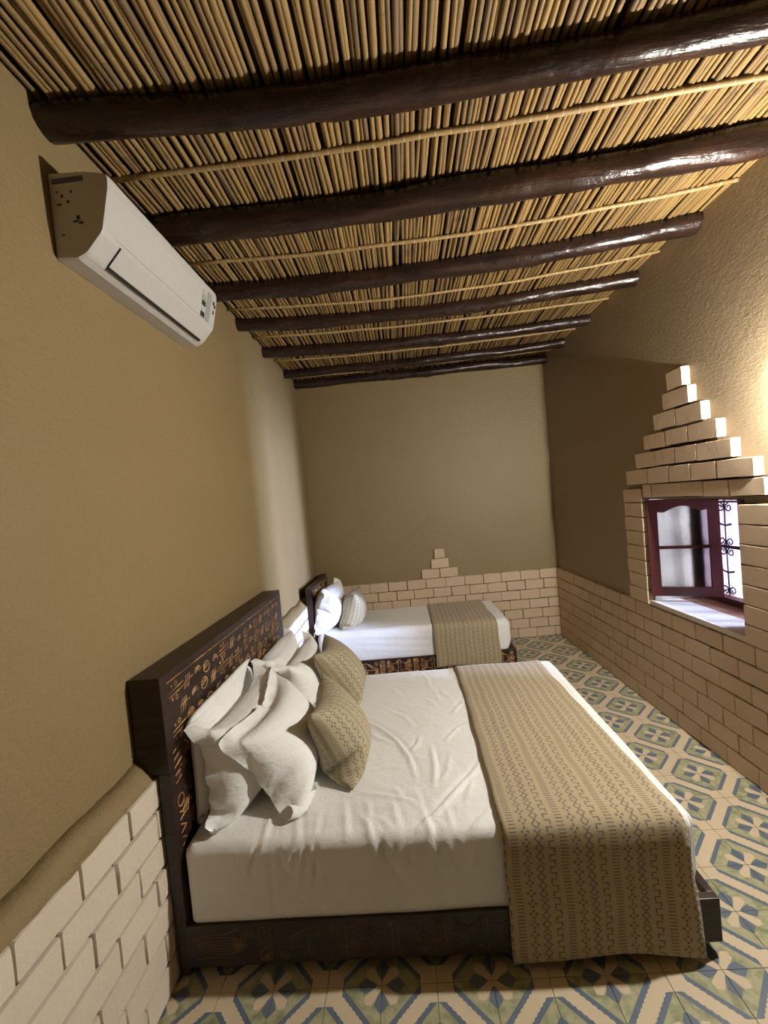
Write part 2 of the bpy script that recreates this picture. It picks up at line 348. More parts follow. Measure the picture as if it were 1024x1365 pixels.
prow([.736, .985, 1.19, 1.39, 1.62, 1.889], 1.692, 1.795, -.02)
prow([.868, 1.13, 1.32, 1.52, 1.754], 1.808, 1.908, -.02)
prow([.958, 1.19, 1.40, 1.638], 1.928, 2.03, -.02)
prow([1.064, 1.29, 1.513], 2.047, 2.15, -.02)
prow([1.161, 1.408], 2.166, 2.268, -.02)
prow([1.206, 1.356], 2.28, 2.392, -.02)
g = G(); g.box(.01, .04, .90, 1.74, 1.69, 1.90, lambda n, u, v: RW(u, v, n)); g.box(.01, .04, 1.0, 1.62, 1.9, 2.03, lambda n, u, v: RW(u, v, n)); g.box(.01, .04, 1.10, 1.48, 2.03, 2.16, lambda n, u, v: RW(u, v, n)); g.box(.01, .04, 1.22, 1.34, 2.15, 2.3, lambda n, u, v: RW(u, v, n))
sub(g, 'mortar', M['mortar'], wall_right)

# ceiling reeds, cross rods, beams
reed_meshes = []
for i in range(22):
    r = random.Random(100 + i); g = G(); n = 15; rad = r.uniform(.0080, .0128); pth = []; rr = []; off = 0
    for q in range(n):
        y = -2.25 + 5.75*q/(n - 1); off = off*.45 + r.uniform(-.010, .010)
        pth.append((off, y, rad*.0 + r.uniform(-.003, .003))); rr.append(rad*r.uniform(.88, 1.1))
    g.tube(pth, rr, 7); me = g.mesh('reed', M['reed'], True); reed_meshes.append((me, rad))
xr = -2.05; nreed = 0
while xr < .97:
    me, rad = rnd.choice(reed_meshes); o = obj('reed', me, ceiling); xr += rad*.97
    o.location = (xr, rnd.uniform(-.05, .03), 3.222 - rad*.6 + rnd.uniform(-.004, .004)); xr += rad*.97 + (rnd.uniform(.002, .008) if rnd.random() < .15 else 0); nreed += 1
def qy(y0, ym, y1, x): t = (x + 2.05)/2.9; return (1 - t)*(1 - 2*t)*y0 + 4*t*(1 - t)*ym + t*(2*t - 1)*y1
BEAMS = [(-.03, .025, -.09, .056), (.57, .565, .47, .066), (1.18, 1.245, 1.085, .058), (1.70, 1.845, 1.685, .052), (2.29, 2.44, 2.40, .050), (2.96, 3.01, 2.94, .048), (3.385, 3.43, 3.43, .050)]
for bi, (y0, ym, y1, rad) in enumerate(BEAMS):
    r = random.Random(40 + bi); g = G(); n = 42; sd = 14; ph = r.uniform(0, 9); vs = []
    for i in range(n):
        t = i/(n - 1); x = -2.10 + 3.04*t
        yy = qy(y0, ym, y1, x); zz = 3.222 - rad + .012*math.sin(3*t + ph)*.5
        for j in range(sd):
            th = 2*PI*j/sd
            k_ = rad*(1 + .05*math.sin(5*t*3 + ph + th) + .05*math.sin(17*t + 2*th + ph*2) + .04*math.sin(31*t + th*3 + ph))
            vs.append((x, yy + k_*math.cos(th), zz + k_*math.sin(th)))
    for kn in range(5):      # knots
        t = r.random(); th0 = -PI/2 + r.uniform(-.9, .5); xk = -2.1 + 3.04*t
        for q, vv in enumerate(vs):
            i, j = divmod(q, sd); d = ((vv[0] - xk)/.05)**2 + (((2*PI*j/sd - th0 + PI) % (2*PI) - PI)/.45)**2
            e = .013*math.exp(-d); th = 2*PI*j/sd; vs[q] = (vv[0], vv[1] + e*math.cos(th), vv[2] + e*math.sin(th))
    g.add(vs, [(i*sd + j, (i+1)*sd + j, (i+1)*sd + (j+1) % sd, i*sd + (j+1) % sd) for i in range(n-1) for j in range(sd)] + [tuple(range(sd)), tuple(range((n-1)*sd, n*sd))[::-1]])
    sub(g, 'beam', M['log'], ceiling, True, label='dark brown varnished round log beam')
for y0, ym, y1, rad in ((.29, .27, .20, .012), (.92, .965, .80, .011), (1.50, 1.62, 1.42, .010), (2.02, 2.13, 2.05, .010), (2.62, 2.72, 2.66, .010), (3.2, 3.24, 3.2, .009), (-.75, -.7, -.8, .012)):
    g = G(); g.tube([(x, qy(y0, ym, y1, x) + rnd.uniform(-.006, .006), 3.198 + rnd.uniform(-.003, .003)) for x in np.linspace(-2.08, .94, 14)], rad, 8)
    sub(g, 'cross_rod', M['rod'], ceiling, True, label='long yellow rod tied across the reeds')

# ------------------------------------------------------------------ window, street, added light-blocking walls
win = bpy.data.objects.new('window_1', None); C.objects.link(win); win.location = RW(1.29, WV0, .35); win['kind'] = 'structure'; win['label'] = 'small deep set window with maroon leaves opened inward and iron grille'
def wbox(g, n0, n1, u0, u1, v0, v1): g.box(n0, n1, u0, u1, v0, v1, lambda n, u, v: RW(u, v, n))
g = G()
for a in ((WU0, WU0 + .05, WV0, WV1), (WU1 - .05, WU1, WV0, WV1), (WU0, WU1, WV0, WV0 + .05), (WU0, WU1, WV1 - .05, WV1)): wbox(g, .37, .44, *a)
part(g, 'window_frame', M['maroon'], win)
g = G(); wbox(g, -.002, .20, WU0 + .003, WU1 - .003, WV0 - .02, WV0 + .012); part(g, 'window_sill', M['whitewash'], win)
g = G(); wbox(g, .20, .37, WU0 + .003, WU1 - .003, WV0 - .02, WV0 + .009); part(g, 'inner_sill_shade', M['sill_shade_brown'], win, label='inner strip of the sill with its shade painted reddish brown')  # shadow of the frame's bottom rail, put into the strip's colour
g = G(); wbox(g, .03, .37, WU1 - .012, WU1 + .002, WV0 + .01, WV1); wbox(g, .03, .37, WU0, WU1, WV1 - .01, WV1 + .004); part(g, 'reveal_plaster', M['plaster_right'], win)
def leaf(hinge_u, tip_u, n0, n1, v0, v1):
    # leaf hinged at (n0, hinge_u), its free edge at (n1, tip_u)
    t = .034; st = .062; L = math.hypot(n0 - n1, tip_u - hinge_u); dn, du = (n1 - n0)/L, (tip_u - hinge_u)/L
    def at(a, v, th): return RW(hinge_u + du*a - dn*th, v, n0 + dn*a + du*th)    # a along the leaf, th across it
    def lbox(g, a0, a1, t0, t1, z0, z1): g.box(a0, a1, t0, t1, z0, z1, lambda a, th, v: at(a, v, th))
    h = t/2
    g = G(); lbox(g, L - st, L, -h, h, v0, v1); s = part(g, 'sash', M['maroon'], win, label='maroon sash opened inward')
    g = G(); lbox(g, 0, st, -h, h, v0, v1); sub(g, 'stile', M['maroon'], s)
    g = G(); lbox(g, st, L - st, -h, h, v0, v0 + .065); sub(g, 'bottom_rail', M['maroon'], s)
    vm = v0 + .05 + (v1 - v0)*.43
    g = G(); lbox(g, st, L - st, -h + .006, h - .006, vm - .011, vm + .011); sub(g, 'glazing_bar', M['maroon'], s)
    a0, a1 = st, L - st; prof = [(a0, v1), (a0, v1 - .092)]
    for q in range(1, 20):
        f = q/20; hh = .092 - .036*math.sin(PI*min(1, max(0, (f - .12)/.76)))**1.3 + .006*math.exp(-((f - .14)/.06)**2) + .006*math.exp(-((f - .86)/.06)**2)
        prof.append((a0 + (a1 - a0)*f, v1 - hh))
    prof += [(a1, v1 - .092), (a1, v1)]
    g = G()
    for (a, b), (c_, d) in zip(prof[1:-2], prof[2:-1]): g.prism([(a, b), (c_, d), (c_, v1), (a, v1)], lambda aa, v, th: at(aa, v, th), -h, h)
    sub(g, 'top_rail', M['maroon'], s)
    for z0, z1 in ((v0 + .06, vm), (vm, v1 - .05)):
        g = G(); lbox(g, a0 - .005, a1 + .005, -.002, .002, z0, z1); sub(g, 'pane', M['glass'], s)
leaf(1.51, 1.69, .375, .0, .868, 1.568)
leaf(.905, .888, .375, .02, .868, 1.568)
# iron grille
def scroll(g, c, r, sy, sz, n=22):
    pts = []
    for i in range(n):
        th = 2.6*PI*i/(n - 1); q = r*(1 - .28*th/PI*.95); pts.append((c[0] + sy*q*math.sin(th)*-1 + 0, c[1] + sz*q*math.cos(th)))
    g.tube([RW(a, b, .455) for a, b in pts], .005, 6)
GN = .455
g = G()
for v in (.83, 1.195, 1.205 + .0, 1.515, 1.57):
    g.tube([RW(WU0, v, GN), RW(WU1, v, GN)], .007, 6)
for u in (WU0 + .06, WU1 - .06): g.tube([RW(u, WV0, GN), RW(u, WV1, GN)], .009, 6)
ncol = 4; us = [WU0 + .06 + (WU1 - WU0 - .12)*(q + .5)/ncol for q in range(ncol)]
for u in us:
    g.tube([RW(u, WV0, GN), RW(u, WV1, GN)], .006, 6)
    for s in (-1, 1):
        for cz, sz in ((1.475, 1), (1.235, -1), (1.165, 1), (.895, -1)):
            scroll(g, (u + s*.036, cz), .031, s, sz)
        for v in (1.36, 1.03): g.tube([RW(u, v - .012, GN), RW(u + s*.05, v, GN), RW(u + s*.056, v + .002, GN)], .007, 6)
grille = part(g, 'iron_grille', M['iron'], win, True, label='black wrought iron grille with paired scrolls')
# street outside, with walls and a roof added to narrow daylight to a slit
g = G(); g.box(3.55, 4.0, .46, 3.6, -1.0, 3.4); struct(g, 'wall_slit_added', M['pink'])  # unseen wall, its end placed to form one edge of the daylight slit
g = G(); g.box(1.62, 3.45, -5.0, .14, -1.0, 3.4); struct(g, 'wall_block_added', M['pink'])  # unseen block added to cut off sky light past the slit's near edge
g = G(); g.box(1.50, 4.0, 3.2, 3.6, -1.0, 3.4); struct(g, 'wall_passage', M['pink'])
g = G(); g.box(1.46, 4.0, -5.0, 3.6, 2.25, 3.6); struct(g, 'ceiling_block_added', M['pink'])  # unseen roof added to shut out sky light above the slit
g = G(); g.box(1.50, 4.0, -5.0, 3.6, -1.0, -.25); struct(g, 'floor_passage', M['pink'])

# ------------------------------------------------------------------ wall lamp, just outside the frame
LU, LV = .30, 2.03
lamp = thing('wall_lamp', 'small brass wall lamp with a round glowing bulb on the right wall', 'lamp', RW(LU, LV, .03))
g = G(); g.tube([RW(LU, LV - .07, .03), RW(LU, LV - .07, .01), RW(LU, LV - .07, .0)], [.045, .045, .03], 20); part(g, 'wall_plate', M['brass'], lamp, True)
g = G(); g.tube([RW(LU, LV - .07, .01), RW(LU, LV - .085, -.03), RW(LU, LV - .075, -.033), RW(LU, LV - .05, -.035)], .008, 10); part(g, 'arm', M['brass'], lamp, True)
g = G(); g.tube([RW(LU, LV - .055, -.035), RW(LU, LV - .028, -.035)], [.014, .018], 16); part(g, 'socket', M['brass'], lamp, True)
g = G(); g.sphere(RW(LU, LV, -.035), .03); part(g, 'bulb', M['bulb'], lamp, True, label='glowing warm bulb')

# ------------------------------------------------------------------ air conditioner
AY0, AY1 = -.05, .80
ac = thing('air_conditioner', 'white split air conditioner high on the left wall under the beams', 'air conditioner', (-2.0, .375, 2.69))
def arc(cx, cz, r, a0, a1, n=6): return [(cx + r*math.cos(a0 + (a1 - a0)*i/n), cz + r*math.sin(a0 + (a1 - a0)*i/n)) for i in range(n + 1)]
body = [(-2.058, 2.685), (-1.985, 2.678)] + [(-1.955, 2.690), (-1.945, 2.697)] + [(-1.893, 2.752), (-1.884, 2.766)] + [(-1.8657, 2.84), (-1.851, 2.90)] + arc(-1.868, 2.935, .020, -.2, PI/2, 5) + [(-1.93, 2.968), (-2.058, 2.976)]
prof2 = lambda a, b, t: (a, t, b)
g = G(); g.prism(body, prof2, AY0 + .012, AY1 - .012)
for y0, y1 in ((AY0, AY0 + .012), (AY1 - .012, AY1)):           # slightly smaller rounded ends
    cx, cz = -1.96, 2.83; sh = [(cx + (a - cx)*.975, cz + (b - cz)*.975) if a > -2.06 else (a, cz + (b - cz)*.975) for a, b in body]
    n = len(body); outer_y = y0 if y0 == AY0 else y1; inner_y = y1 if y0 == AY0 else y0
    g.add([(a, outer_y, b) for a, b in sh] + [(a, inner_y, b) for a, b in body], [tuple(range(n))] + [(i, (i+1) % n, n + (i+1) % n, n + i) for i in range(n)])
casing = part(g, 'casing', M['ac'], ac)
def off(p, q, d):   # offset a profile segment outward (to the room and down)
    t = Vector((q[0] - p[0], q[1] - p[1])).normalized(); nrm = Vector((t.y, -t.x)); return [(p[0] + nrm.x*d, p[1] + nrm.y*d), (q[0] + nrm.x*d, q[1] + nrm.y*d)]
P0, P1 = (-1.945, 2.697), (-1.889, 2.757)
a_, b_ = off(P0, P1, .0045); g = G(); g.prism([P0, a_, b_, P1], prof2, AY0 + .095, AY1 - .035); part(g, 'air_flap', M['ac'], ac)
a_, b_ = off(P0, P1, .0055); g = G()
lerp = lambda p, q, t: (p[0] + (q[0] - p[0])*t, p[1] + (q[1] - p[1])*t)
g.prism([lerp(P0, P1, -.14), lerp(a_, b_, -.14), lerp(a_, b_, .03), lerp(P0, P1, .03)], prof2, AY0 + .095, AY1 - .05)
g.prism([lerp(P0, P1, 0), lerp(a_, b_, 0), lerp(a_, b_, 1), lerp(P0, P1, 1)], prof2, AY0 + .0915, AY0 + .0955)
part(g, 'louver_gap', M['ac_gap'], ac, label='dark air slot along the lower edge')
F0, F1 = (-1.8835, 2.768), (-1.851, 2.90)
def front_patch(t0, t1, y0, y1, d=.0022):
    p, q = lerp(F0, F1, t0), lerp(F0, F1, t1); u, v = off(p, q, d); pp, qq = off(p, q, -.004); g = G(); g.prism([pp, u, v, qq], prof2, y0, y1); return g
part(front_patch(-.012, .004, AY0 + .06, AY1 - .03, .0012), 'panel_seam', M['ac_grey'], ac)
part(front_patch(.02, 1.06, AY1 - .105, AY1 - .066, .003), 'display_strip', M['ac_grey'], ac, label='grey vertical display strip')
for i, (mk, h) in enumerate((('icon_grey', .16), ('icon_green', .15), ('print', .17), ('icon_grey', .15), ('print', .18))):
    part(front_patch(1.02 - i*.2 - h, 1.02 - i*.2, AY1 - .155, AY1 - .118, .0028), 'sticker', M[mk], ac)
for t0, y0, y1 in ((.92, .034, .045), (.60, .03, .036), (.84, .02, .028)): part(front_patch(t0 - .14, t0, AY1 - y1, AY1 - y0 + .006), 'printed_mark', M['print'], ac)
for pts, mk, nm in (([(-2.045, -1.935, 2.935, 2.953)], 'label', 'side_label'), ([(-2.035, -2.028, 2.905, 2.911), (-2.02, -2.012, 2.888, 2.897), (-2.035, -2.02, 2.862, 2.868), (-1.985, -1.978, 2.90, 2.908), (-2.0, -1.99, 2.868, 2.876),
        (-1.985, -1.965, 2.80, 2.806), (-1.972, -1.96, 2.808, 2.822), (-1.965, -1.95, 2.792, 2.80), (-2.03, -2.02, 2.76, 2.765)], 'print', 'side_mark')):
    for x0, x1, z0, z1 in pts:
        g = G(); g.box(x0, x1, AY0 - .0012, AY0 + .002, z0, z1); part(g, nm, M[mk], ac)

# ------------------------------------------------------------------ carvings (thin raised ribbons)
class Carve:
    def __init__(s, fn, wd=.0055): s.g = G(); s.fn = fn; s.w = wd    # fn(a, b, h) -> point
    def line(s, pts):
        for (a, b), (c, d) in zip(pts[:-1], pts[1:]):
            L = math.hypot(c - a, d - b)
            if L < 1e-6: continue
            nx, ny = -(d - b)/L*s.w/2, (c - a)/L*s.w/2
            s.g.add([s.fn(a + nx, b + ny, .0004), s.fn(c + nx, d + ny, .0004), s.fn((c), (d), .0022), s.fn(a, b, .0022), s.fn(c - nx, d - ny, .0004), s.fn(a - nx, b - ny, .0004)], [(0, 1, 2, 3), (3, 2, 4, 5)])
    def arc(s, ca, cb, r, t0=0, t1=2*PI, n=14, ry=None): s.line([(ca + r*math.cos(t0 + (t1 - t0)*i/n), cb + (ry or r)*math.sin(t0 + (t1 - t0)*i/n)) for i in range(n + 1)])
    def rect(s, a0, a1, b0, b1): s.line([(a0, b0), (a1, b0), (a1, b1), (a0, b1), (a0, b0)])
    def flower(s, a, b, r):
        s.arc(a, b, r*.55, n=10)
        for i in range(8): t = i*PI/4; s.arc(a + r*.8*math.cos(t), b + r*.8*math.sin(t), r*.26, t - 1.6, t + 1.6, 4)
    def lattice(s, a, w, b0, b1):
        s.rect(a - w/2, a + w/2, b0, b1); n = 4; h = (b1 - b0)/n
        for i in range(n): s.line([(a - w/2, b0 + i*h), (a + w/2, b0 + (i+1)*h)]); s.line([(a + w/2, b0 + i*h), (a - w/2, b0 + (i+1)*h)])
        for i in range(n): s.arc(a, b0 + (i + .5)*h, .008, n=8)
def rail_pattern(cv, a0, a1, b0, b1):
    P = .329; bm = (b0 + b1)/2
    # spindle near the headboard
    x = a0
    for q in (.25, .55, .85): cv.arc(x + .10, bm, .095, 0, 2*PI, 24, ry=(b1 - b0)*.30*q)
    cv.line([(x, bm), (x + .21, bm)]); cv.line([(x, bm + .03), (x + .05, b1 - .02), (x + .12, b1 - .018), (x + .17, b1)]); cv.line([(x, bm - .05), (x + .05, b0 + .02), (x + .12, b0 + .02), (x + .17, b0)])
    cv.arc(x + .215, bm + .012, .025, .5, 4.2, 8); cv.arc(x + .215, bm + .012, .04, .8, 3.6, 8); cv.flower(x + .215, b0 + .018, .015); cv.flower(x + .21, b1 - .02, .014)
    x = a0 + .27; k_ = 0
    while x < a1 - .02:
        cv.lattice(x, .042, b0, b1)
        if k_ == 0:
            for q in (1, .8, .6): cv.line([(x + .165, b1 - .008)] + [(x + .165 - .12*q*f**.8, b1 - .008 - .07*f) for f in (.25, .5, .75, 1)]); cv.line([(x + .165, b1 - .008)] + [(x + .165 + .12*q*f**.8, b1 - .008 - .07*f) for f in (.25, .5, .75, 1)])
            cv.line([(x + .04, bm - .018), (x + .295, bm - .018)]); cv.line([(x + .165, b1 - .01), (x + .165, b0 + .01)])
            for aa, bb in ((.06, b1 - .02), (.27, b1 - .02), (.07, b0 + .018), (.165, b0 + .018), (.27, b0 + .018)): cv.flower(x + aa, bb, .016)
        else:
            for sgn, xx in ((1, x), (-1, x + P)):
                c_ = xx + sgn*.06; cv.flower(c_, bm, .019)
                for rr in (.033, .046): cv.arc(c_, bm, rr, -1.9 if sgn > 0 else PI - 1.9, 1.9 if sgn > 0 else PI + 1.9, 12)
                cv.flower(c_ + sgn*.005, b1 - .012, .012); cv.flower(c_ + sgn*.005, b0 + .012, .012)
            cv.rect(x + P/2 - .012, x + P/2 + .012, b0, b1)
            for sgn in (-1, 1):
                cv.arc(x + P/2 + sgn*.055, b1 + .012, .045, -2.6 if sgn > 0 else -1.9, -1.2 if sgn > 0 else -.5, 6); cv.arc(x + P/2 + sgn*.055, b0 - .012, .045, 2.6 if sgn > 0 else 1.9, 1.2 if sgn > 0 else .5, 6)
        x += P; k_ += 1
def head_pattern(cv, y0, y1, z0, z1, seed):
    r = random.Random(seed); cv.line([(y0 + .03, z1 - .03), (y1 - .03, z1 - .03)]); rows = max(2, int((z1 - z0)/.074)); rh = (z1 - z0 - .05)/rows
    for q in range(rows):
        zc = z1 - .045 - rh*(q + .5); y = y0 + .05 + (.06 if q % 2 else 0); k_ = q
        while y < y1 - .10:
            t = (k_*2 + r.randrange(2)) % 5; k_ += 1; zc = z1 - .045 - rh*(q + .5) + r.uniform(-.011, .011)
            if t == 0:
                for d in (-.009, .009): cv.line([(y - .01, zc + d - .004), (y + .10, zc + d + .004)])
                for sg in (-1, 1): cv.arc(y + .043, zc + sg*.028, .009, n=8); cv.arc(y + .012, zc + sg*.026, .005, n=6)
                y += .115
            elif t == 1:
                cv.arc(y + .03, zc, .03, n=16, ry=.024); cv.line([(y, zc - .004), (y + .06, zc + .004)]); cv.line([(y + .004, zc + .008), (y + .056, zc + .014)]); y += .09
            elif t == 2:
                cv.line([(y, zc - .026), (y + .05, zc + .026)]); cv.line([(y, zc + .026), (y + .05, zc - .026)]); cv.line([(y + .056, zc - .026), (y + .02 + .056, zc + .026)])
                cv.arc(y + .025, zc + .026, .007, n=6); cv.arc(y + .025, zc - .026, .007, n=6); y += .10
            elif t == 3:
                for d in (0, .016, .032): cv.line([(y + d, zc - .026), (y + d + .02, zc + .024)])
                cv.line([(y - .005, zc), (y + .075, zc + .004)]); y += .10
            else:
                cv.arc(y + .03, zc - .012, .028, .2, PI - .2, 10); cv.arc(y + .03, zc - .012, .018, .2, PI - .2, 8); cv.arc(y + .03, zc + .004, .007, n=6); y += .085
            y += r.uniform(-.012, .006)

# ------------------------------------------------------------------ mattress, runner
def hsh(i, k_=0): return random.Random(i*31 + k_*977)
def rounded_mattress(x0, x1, y0, y1, z0, z1, rad, creases, step, lowamp, seed, front_pucker, runner_x, plan_r):
    r = random.Random(seed); nx, ny, nz = int((x1 - x0)/step), int((y1 - y0)/step), int((z1 - z0)/step) + 1
    bm = bmesh.new(); grid = {}
    def vert(i, j, k_):
        key = (i, j, k_)
        if key not in grid: grid[key] = bm.verts.new((x0 + (x1 - x0)*i/nx, y0 + (y1 - y0)*j/ny, z0 + (z1 - z0)*k_/nz))
        return grid[key]
    def quad(a, b, c, d): bm.faces.new((vert(*a), vert(*b), vert(*c), vert(*d)))
    for i in range(nx):
        for j in range(ny): quad((i, j, nz), (i+1, j, nz), (i+1, j+1, nz), (i, j+1, nz))
        for k_ in range(nz): quad((i, 0, k_), (i+1, 0, k_), (i+1, 0, k_+1), (i, 0, k_+1)); quad((i+1, ny, k_), (i, ny, k_), (i, ny, k_+1), (i+1, ny, k_+1))
    for j in range(ny):
        for k_ in range(nz): quad((0, j+1, k_), (0, j, k_), (0, j, k_+1), (0, j+1, k_+1)); quad((nx, j, k_), (nx, j+1, k_), (nx, j+1, k_+1), (nx, j, k_+1))
    bm.verts.ensure_lookup_table(); P = np.array([q.co[:] for q in bm.verts])
    lo = np.array([x0 + rad, y0 + rad, z0 + rad*.6]); hi = np.array([x1 - rad, y1 - rad, z1 - rad]); c = np.clip(P, lo, hi); d = P - c
    L = np.linalg.norm(d, axis=1); L[L == 0] = 1; lim = np.array([rad, rad, rad]); lim2 = np.where(P[:, 2] < z0 + rad*.6, rad*.6, rad)
    # project the box shell onto the rounded box (scale every axis of the excess to the sphere)
    e = d/np.stack([np.full(len(P), rad), np.full(len(P), rad), lim2], 1); mx = np.abs(e).max(1); ln = np.linalg.norm(e, axis=1); ln[ln == 0] = 1
    Q = c + d*(mx/ln)[:, None]; nr = d/L[:, None]
    top = np.clip((Q[:, 2] - (z1 - rad))/rad, 0, 1); h = np.zeros(len(P))
    for pl, wd, am in creases:
        pl = np.array(pl); tot = np.linalg.norm(np.diff(pl, axis=0), axis=1).sum(); best = np.full(len(Q), 9.0); sg = np.zeros(len(Q)); env = np.zeros(len(Q)); acc = 0
        for p0, p1 in zip(pl[:-1], pl[1:]):
            ab = p1 - p0; L_ = np.linalg.norm(ab); t = np.clip(((Q[:, :2] - p0)@ab)/L_**2, 0, 1); dv = Q[:, :2] - p0 - t[:, None]*ab; dist = np.hypot(dv[:, 0], dv[:, 1])
            mk = dist < best; best[mk] = dist[mk]; sg[mk] = (dv[:, 0]*-ab[1] + dv[:, 1]*ab[0])[mk]; env[mk] = ((acc + t*L_)/tot)[mk]; acc += L_
        sd_ = best*np.sign(sg); ev = np.sin(np.clip(env, .03, .97)*PI)**.5
        h += am*ev*(np.exp(-(sd_/wd)**2) - .6*np.exp(-((sd_ - wd*1.5)/(wd*.9))**2))*top
    h *= np.clip((runner_x - Q[:, 0])/.06 + .15, .15, 1)
    for (fx, fz0, fz1, wd, am, sl) in front_pucker:
        t = np.clip((Q[:, 2] - fz0)/(fz1 - fz0), 0, 1); env = np.where((Q[:, 2] > fz0 - .03) & (Q[:, 1] < y0 + rad*1.5), np.sin(np.clip(t, .03, .97)*PI), 0)
        h += am*env*np.exp(-((Q[:, 0] - fx - sl*(Q[:, 2] - fz0))/wd)**2)
    ph = [r.uniform(0, 9) for _ in range(8)]
    h += lowamp*(np.sin(Q[:, 0]*7 + ph[0] + 2*np.sin(Q[:, 1]*3 + ph[1])) + np.sin(Q[:, 1]*9 + ph[2] + 2*np.sin(Q[:, 0]*4 + ph[3])) + .6*np.sin(Q[:, 0]*19 + Q[:, 1]*13 + ph[4]))*.5
    Q += nr*h[:, None]
    lowz = np.clip((z0 + .12 - Q[:, 2])/.12, 0, 1)**2; Q[:, 0] -= .045*lowz*np.clip((Q[:, 0] - x1 + .2)/.2, 0, 1)     # the foot end tucks in below
    for sy in (-1, 1):       # rounded corners at the foot, seen from above
        cx_, cy_ = x1 - plan_r, (y0 + plan_r if sy < 0 else y1 - plan_r); dx_, dy_ = Q[:, 0] - cx_, (Q[:, 1] - cy_)*sy; mk = (dx_ > 0) & (dy_ > 0)
        f_ = np.maximum(dx_, dy_)[mk]/np.hypot(dx_, dy_)[mk]; Q[mk, 0] = cx_ + dx_[mk]*f_; Q[mk, 1] = cy_ + sy*dy_[mk]*f_
    for q, co in zip(bm.verts, Q): q.co = co
    me = bpy.data.meshes.new('mattress'); bm.to_mesh(me); bm.free(); me.materials.append(M['sheet']); me.shade_smooth(); return me
def runner_mesh(x0f, x1f, path, seed, step=.02):
    # path: list of (y, z); x edges may vary along the path: x0f(t), x1f(t) with t 0..1 in arc length
    r = random.Random(seed); pts = [Vector((0, *q)) for q in path]; seg = [0]
    for a, b in zip(pts[:-1], pts[1:]): seg.append(seg[-1] + (b - a).length)
    n = int(seg[-1]/step); nu = 30; vs = []; uv = []; ph = [r.uniform(0, 9) for _ in range(5)]
    for i in range(n + 1):
        s = seg[-1]*i/n; k_ = max(q for q in range(len(seg) - 1) if seg[q] <= s + 1e-9); t = (s - seg[k_])/(seg[k_+1] - seg[k_]); p = pts[k_].lerp(pts[k_+1], t); tg = (pts[k_+1] - pts[k_]).normalized(); nm = Vector((0, -tg.z, tg.y)) * (1 if tg.y <= 0 else -1)
        nm = Vector((0, tg.z, -tg.y)); a, b = x0f(i/n), x1f(i/n)
        for j in range(nu + 1):
            q = j/nu; x = a + (b - a)*q; d = .0022*math.sin(x*11 + ph[0] + 1.5*math.sin(s*5 + ph[1])) + .0016*math.sin(s*17 + ph[2] + x*9); hang = max(0, min(1, (.40 - p.z)/.3))
            d += hang*.004*(1.2 + math.sin(x*15 + ph[3])); z_add = hang**2*.010*math.sin(x*8 + ph[4]) if i == n or p.z < .2 else 0
            vs.append((x + .002*math.sin(s*23 + ph[0]), p.y + nm.y*d, p.z + nm.z*d + z_add)); uv.append(((x - x0f(.5)), s))
    fs = [(i*(nu+1) + j, i*(nu+1) + j + 1, (i+1)*(nu+1) + j + 1, (i+1)*(nu+1) + j) for i in range(n) for j in range(nu)]
    me = bpy.data.meshes.new('bed_runner'); me.from_pydata(vs, [], fs); l = me.uv_layers.new(name='UVMap')
    li = np.empty(len(me.loops), int); me.loops.foreach_get('vertex_index', li); l.data.foreach_set('uv', np.array(uv)[li].ravel()); me.materials.append(M['runner']); me.shade_smooth()
    return me
def solid(o, t):
    md = o.modifiers.new('thickness', 'SOLIDIFY'); md.thickness = t; md.offset = 0

# ------------------------------------------------------------------ double bed
HX = -1.93
bed = thing('double_bed', 'large double bed with carved dark frame and white sheet nearest the camera', 'bed', (-.95, .83, 0))
g = G(); g.bbox(-1.86, -.10, .14, 1.53, 0, .052, .003); part(g, 'plinth', M['wood'], bed)
g = G(); g.bbox(-1.975, HX, .05, 1.617, .02, .80, .003); g.bbox(-2.055, HX, .05, 1.617, .80, 1.168, .004); hb = part(g, 'headboard', M['wood'], bed, label='carved dark wooden headboard')
cv = Carve(lambda a, b, h: (HX + h, a, b)); head_pattern(cv, .06, 1.60, .50, 1.16, 3)
cv.arc(.105, .665, .022, n=16)
for q in range(5): cv.line([(.085, .63 - q*.05), (.125, .605 - q*.05), (.085, .595 - q*.05)]); cv.line([(.085, .76 + q*.03 - .02), (.14, .775 + q*.03 - .02)])
sub(cv.g, 'carving', M['carve'], hb, label='worn gold carved signs')
g = G(); g.bbox(HX - .002, .041, .045, .075, .05, .212, .003); fr = part(g, 'side_rail', M['wood'], bed, label='carved dark side rail')
cv = Carve(lambda a, b, h: (a, .045 - h, b), .0042); rail_pattern(cv, -1.90, .02, .068, .194); sub(cv.g, 'carving', M['carve_dim'], fr, label='worn carved scroll pattern')
g = G(); g.bbox(HX - .002, .041, 1.59, 1.62, .05, .212, .003); part(g, 'side_rail', M['wood'], bed)
g = G(); g.bbox(.013, .041, .072, 1.593, .05, .212, .003); part(g, 'foot_rail', M['wood'], bed)
g = G()
g.box(HX, .014, .073, 1.592, .165, .188); part(g, 'deck_board', M['deck'], bed, label='pale bare deck board')
r = random.Random(5); cr = []
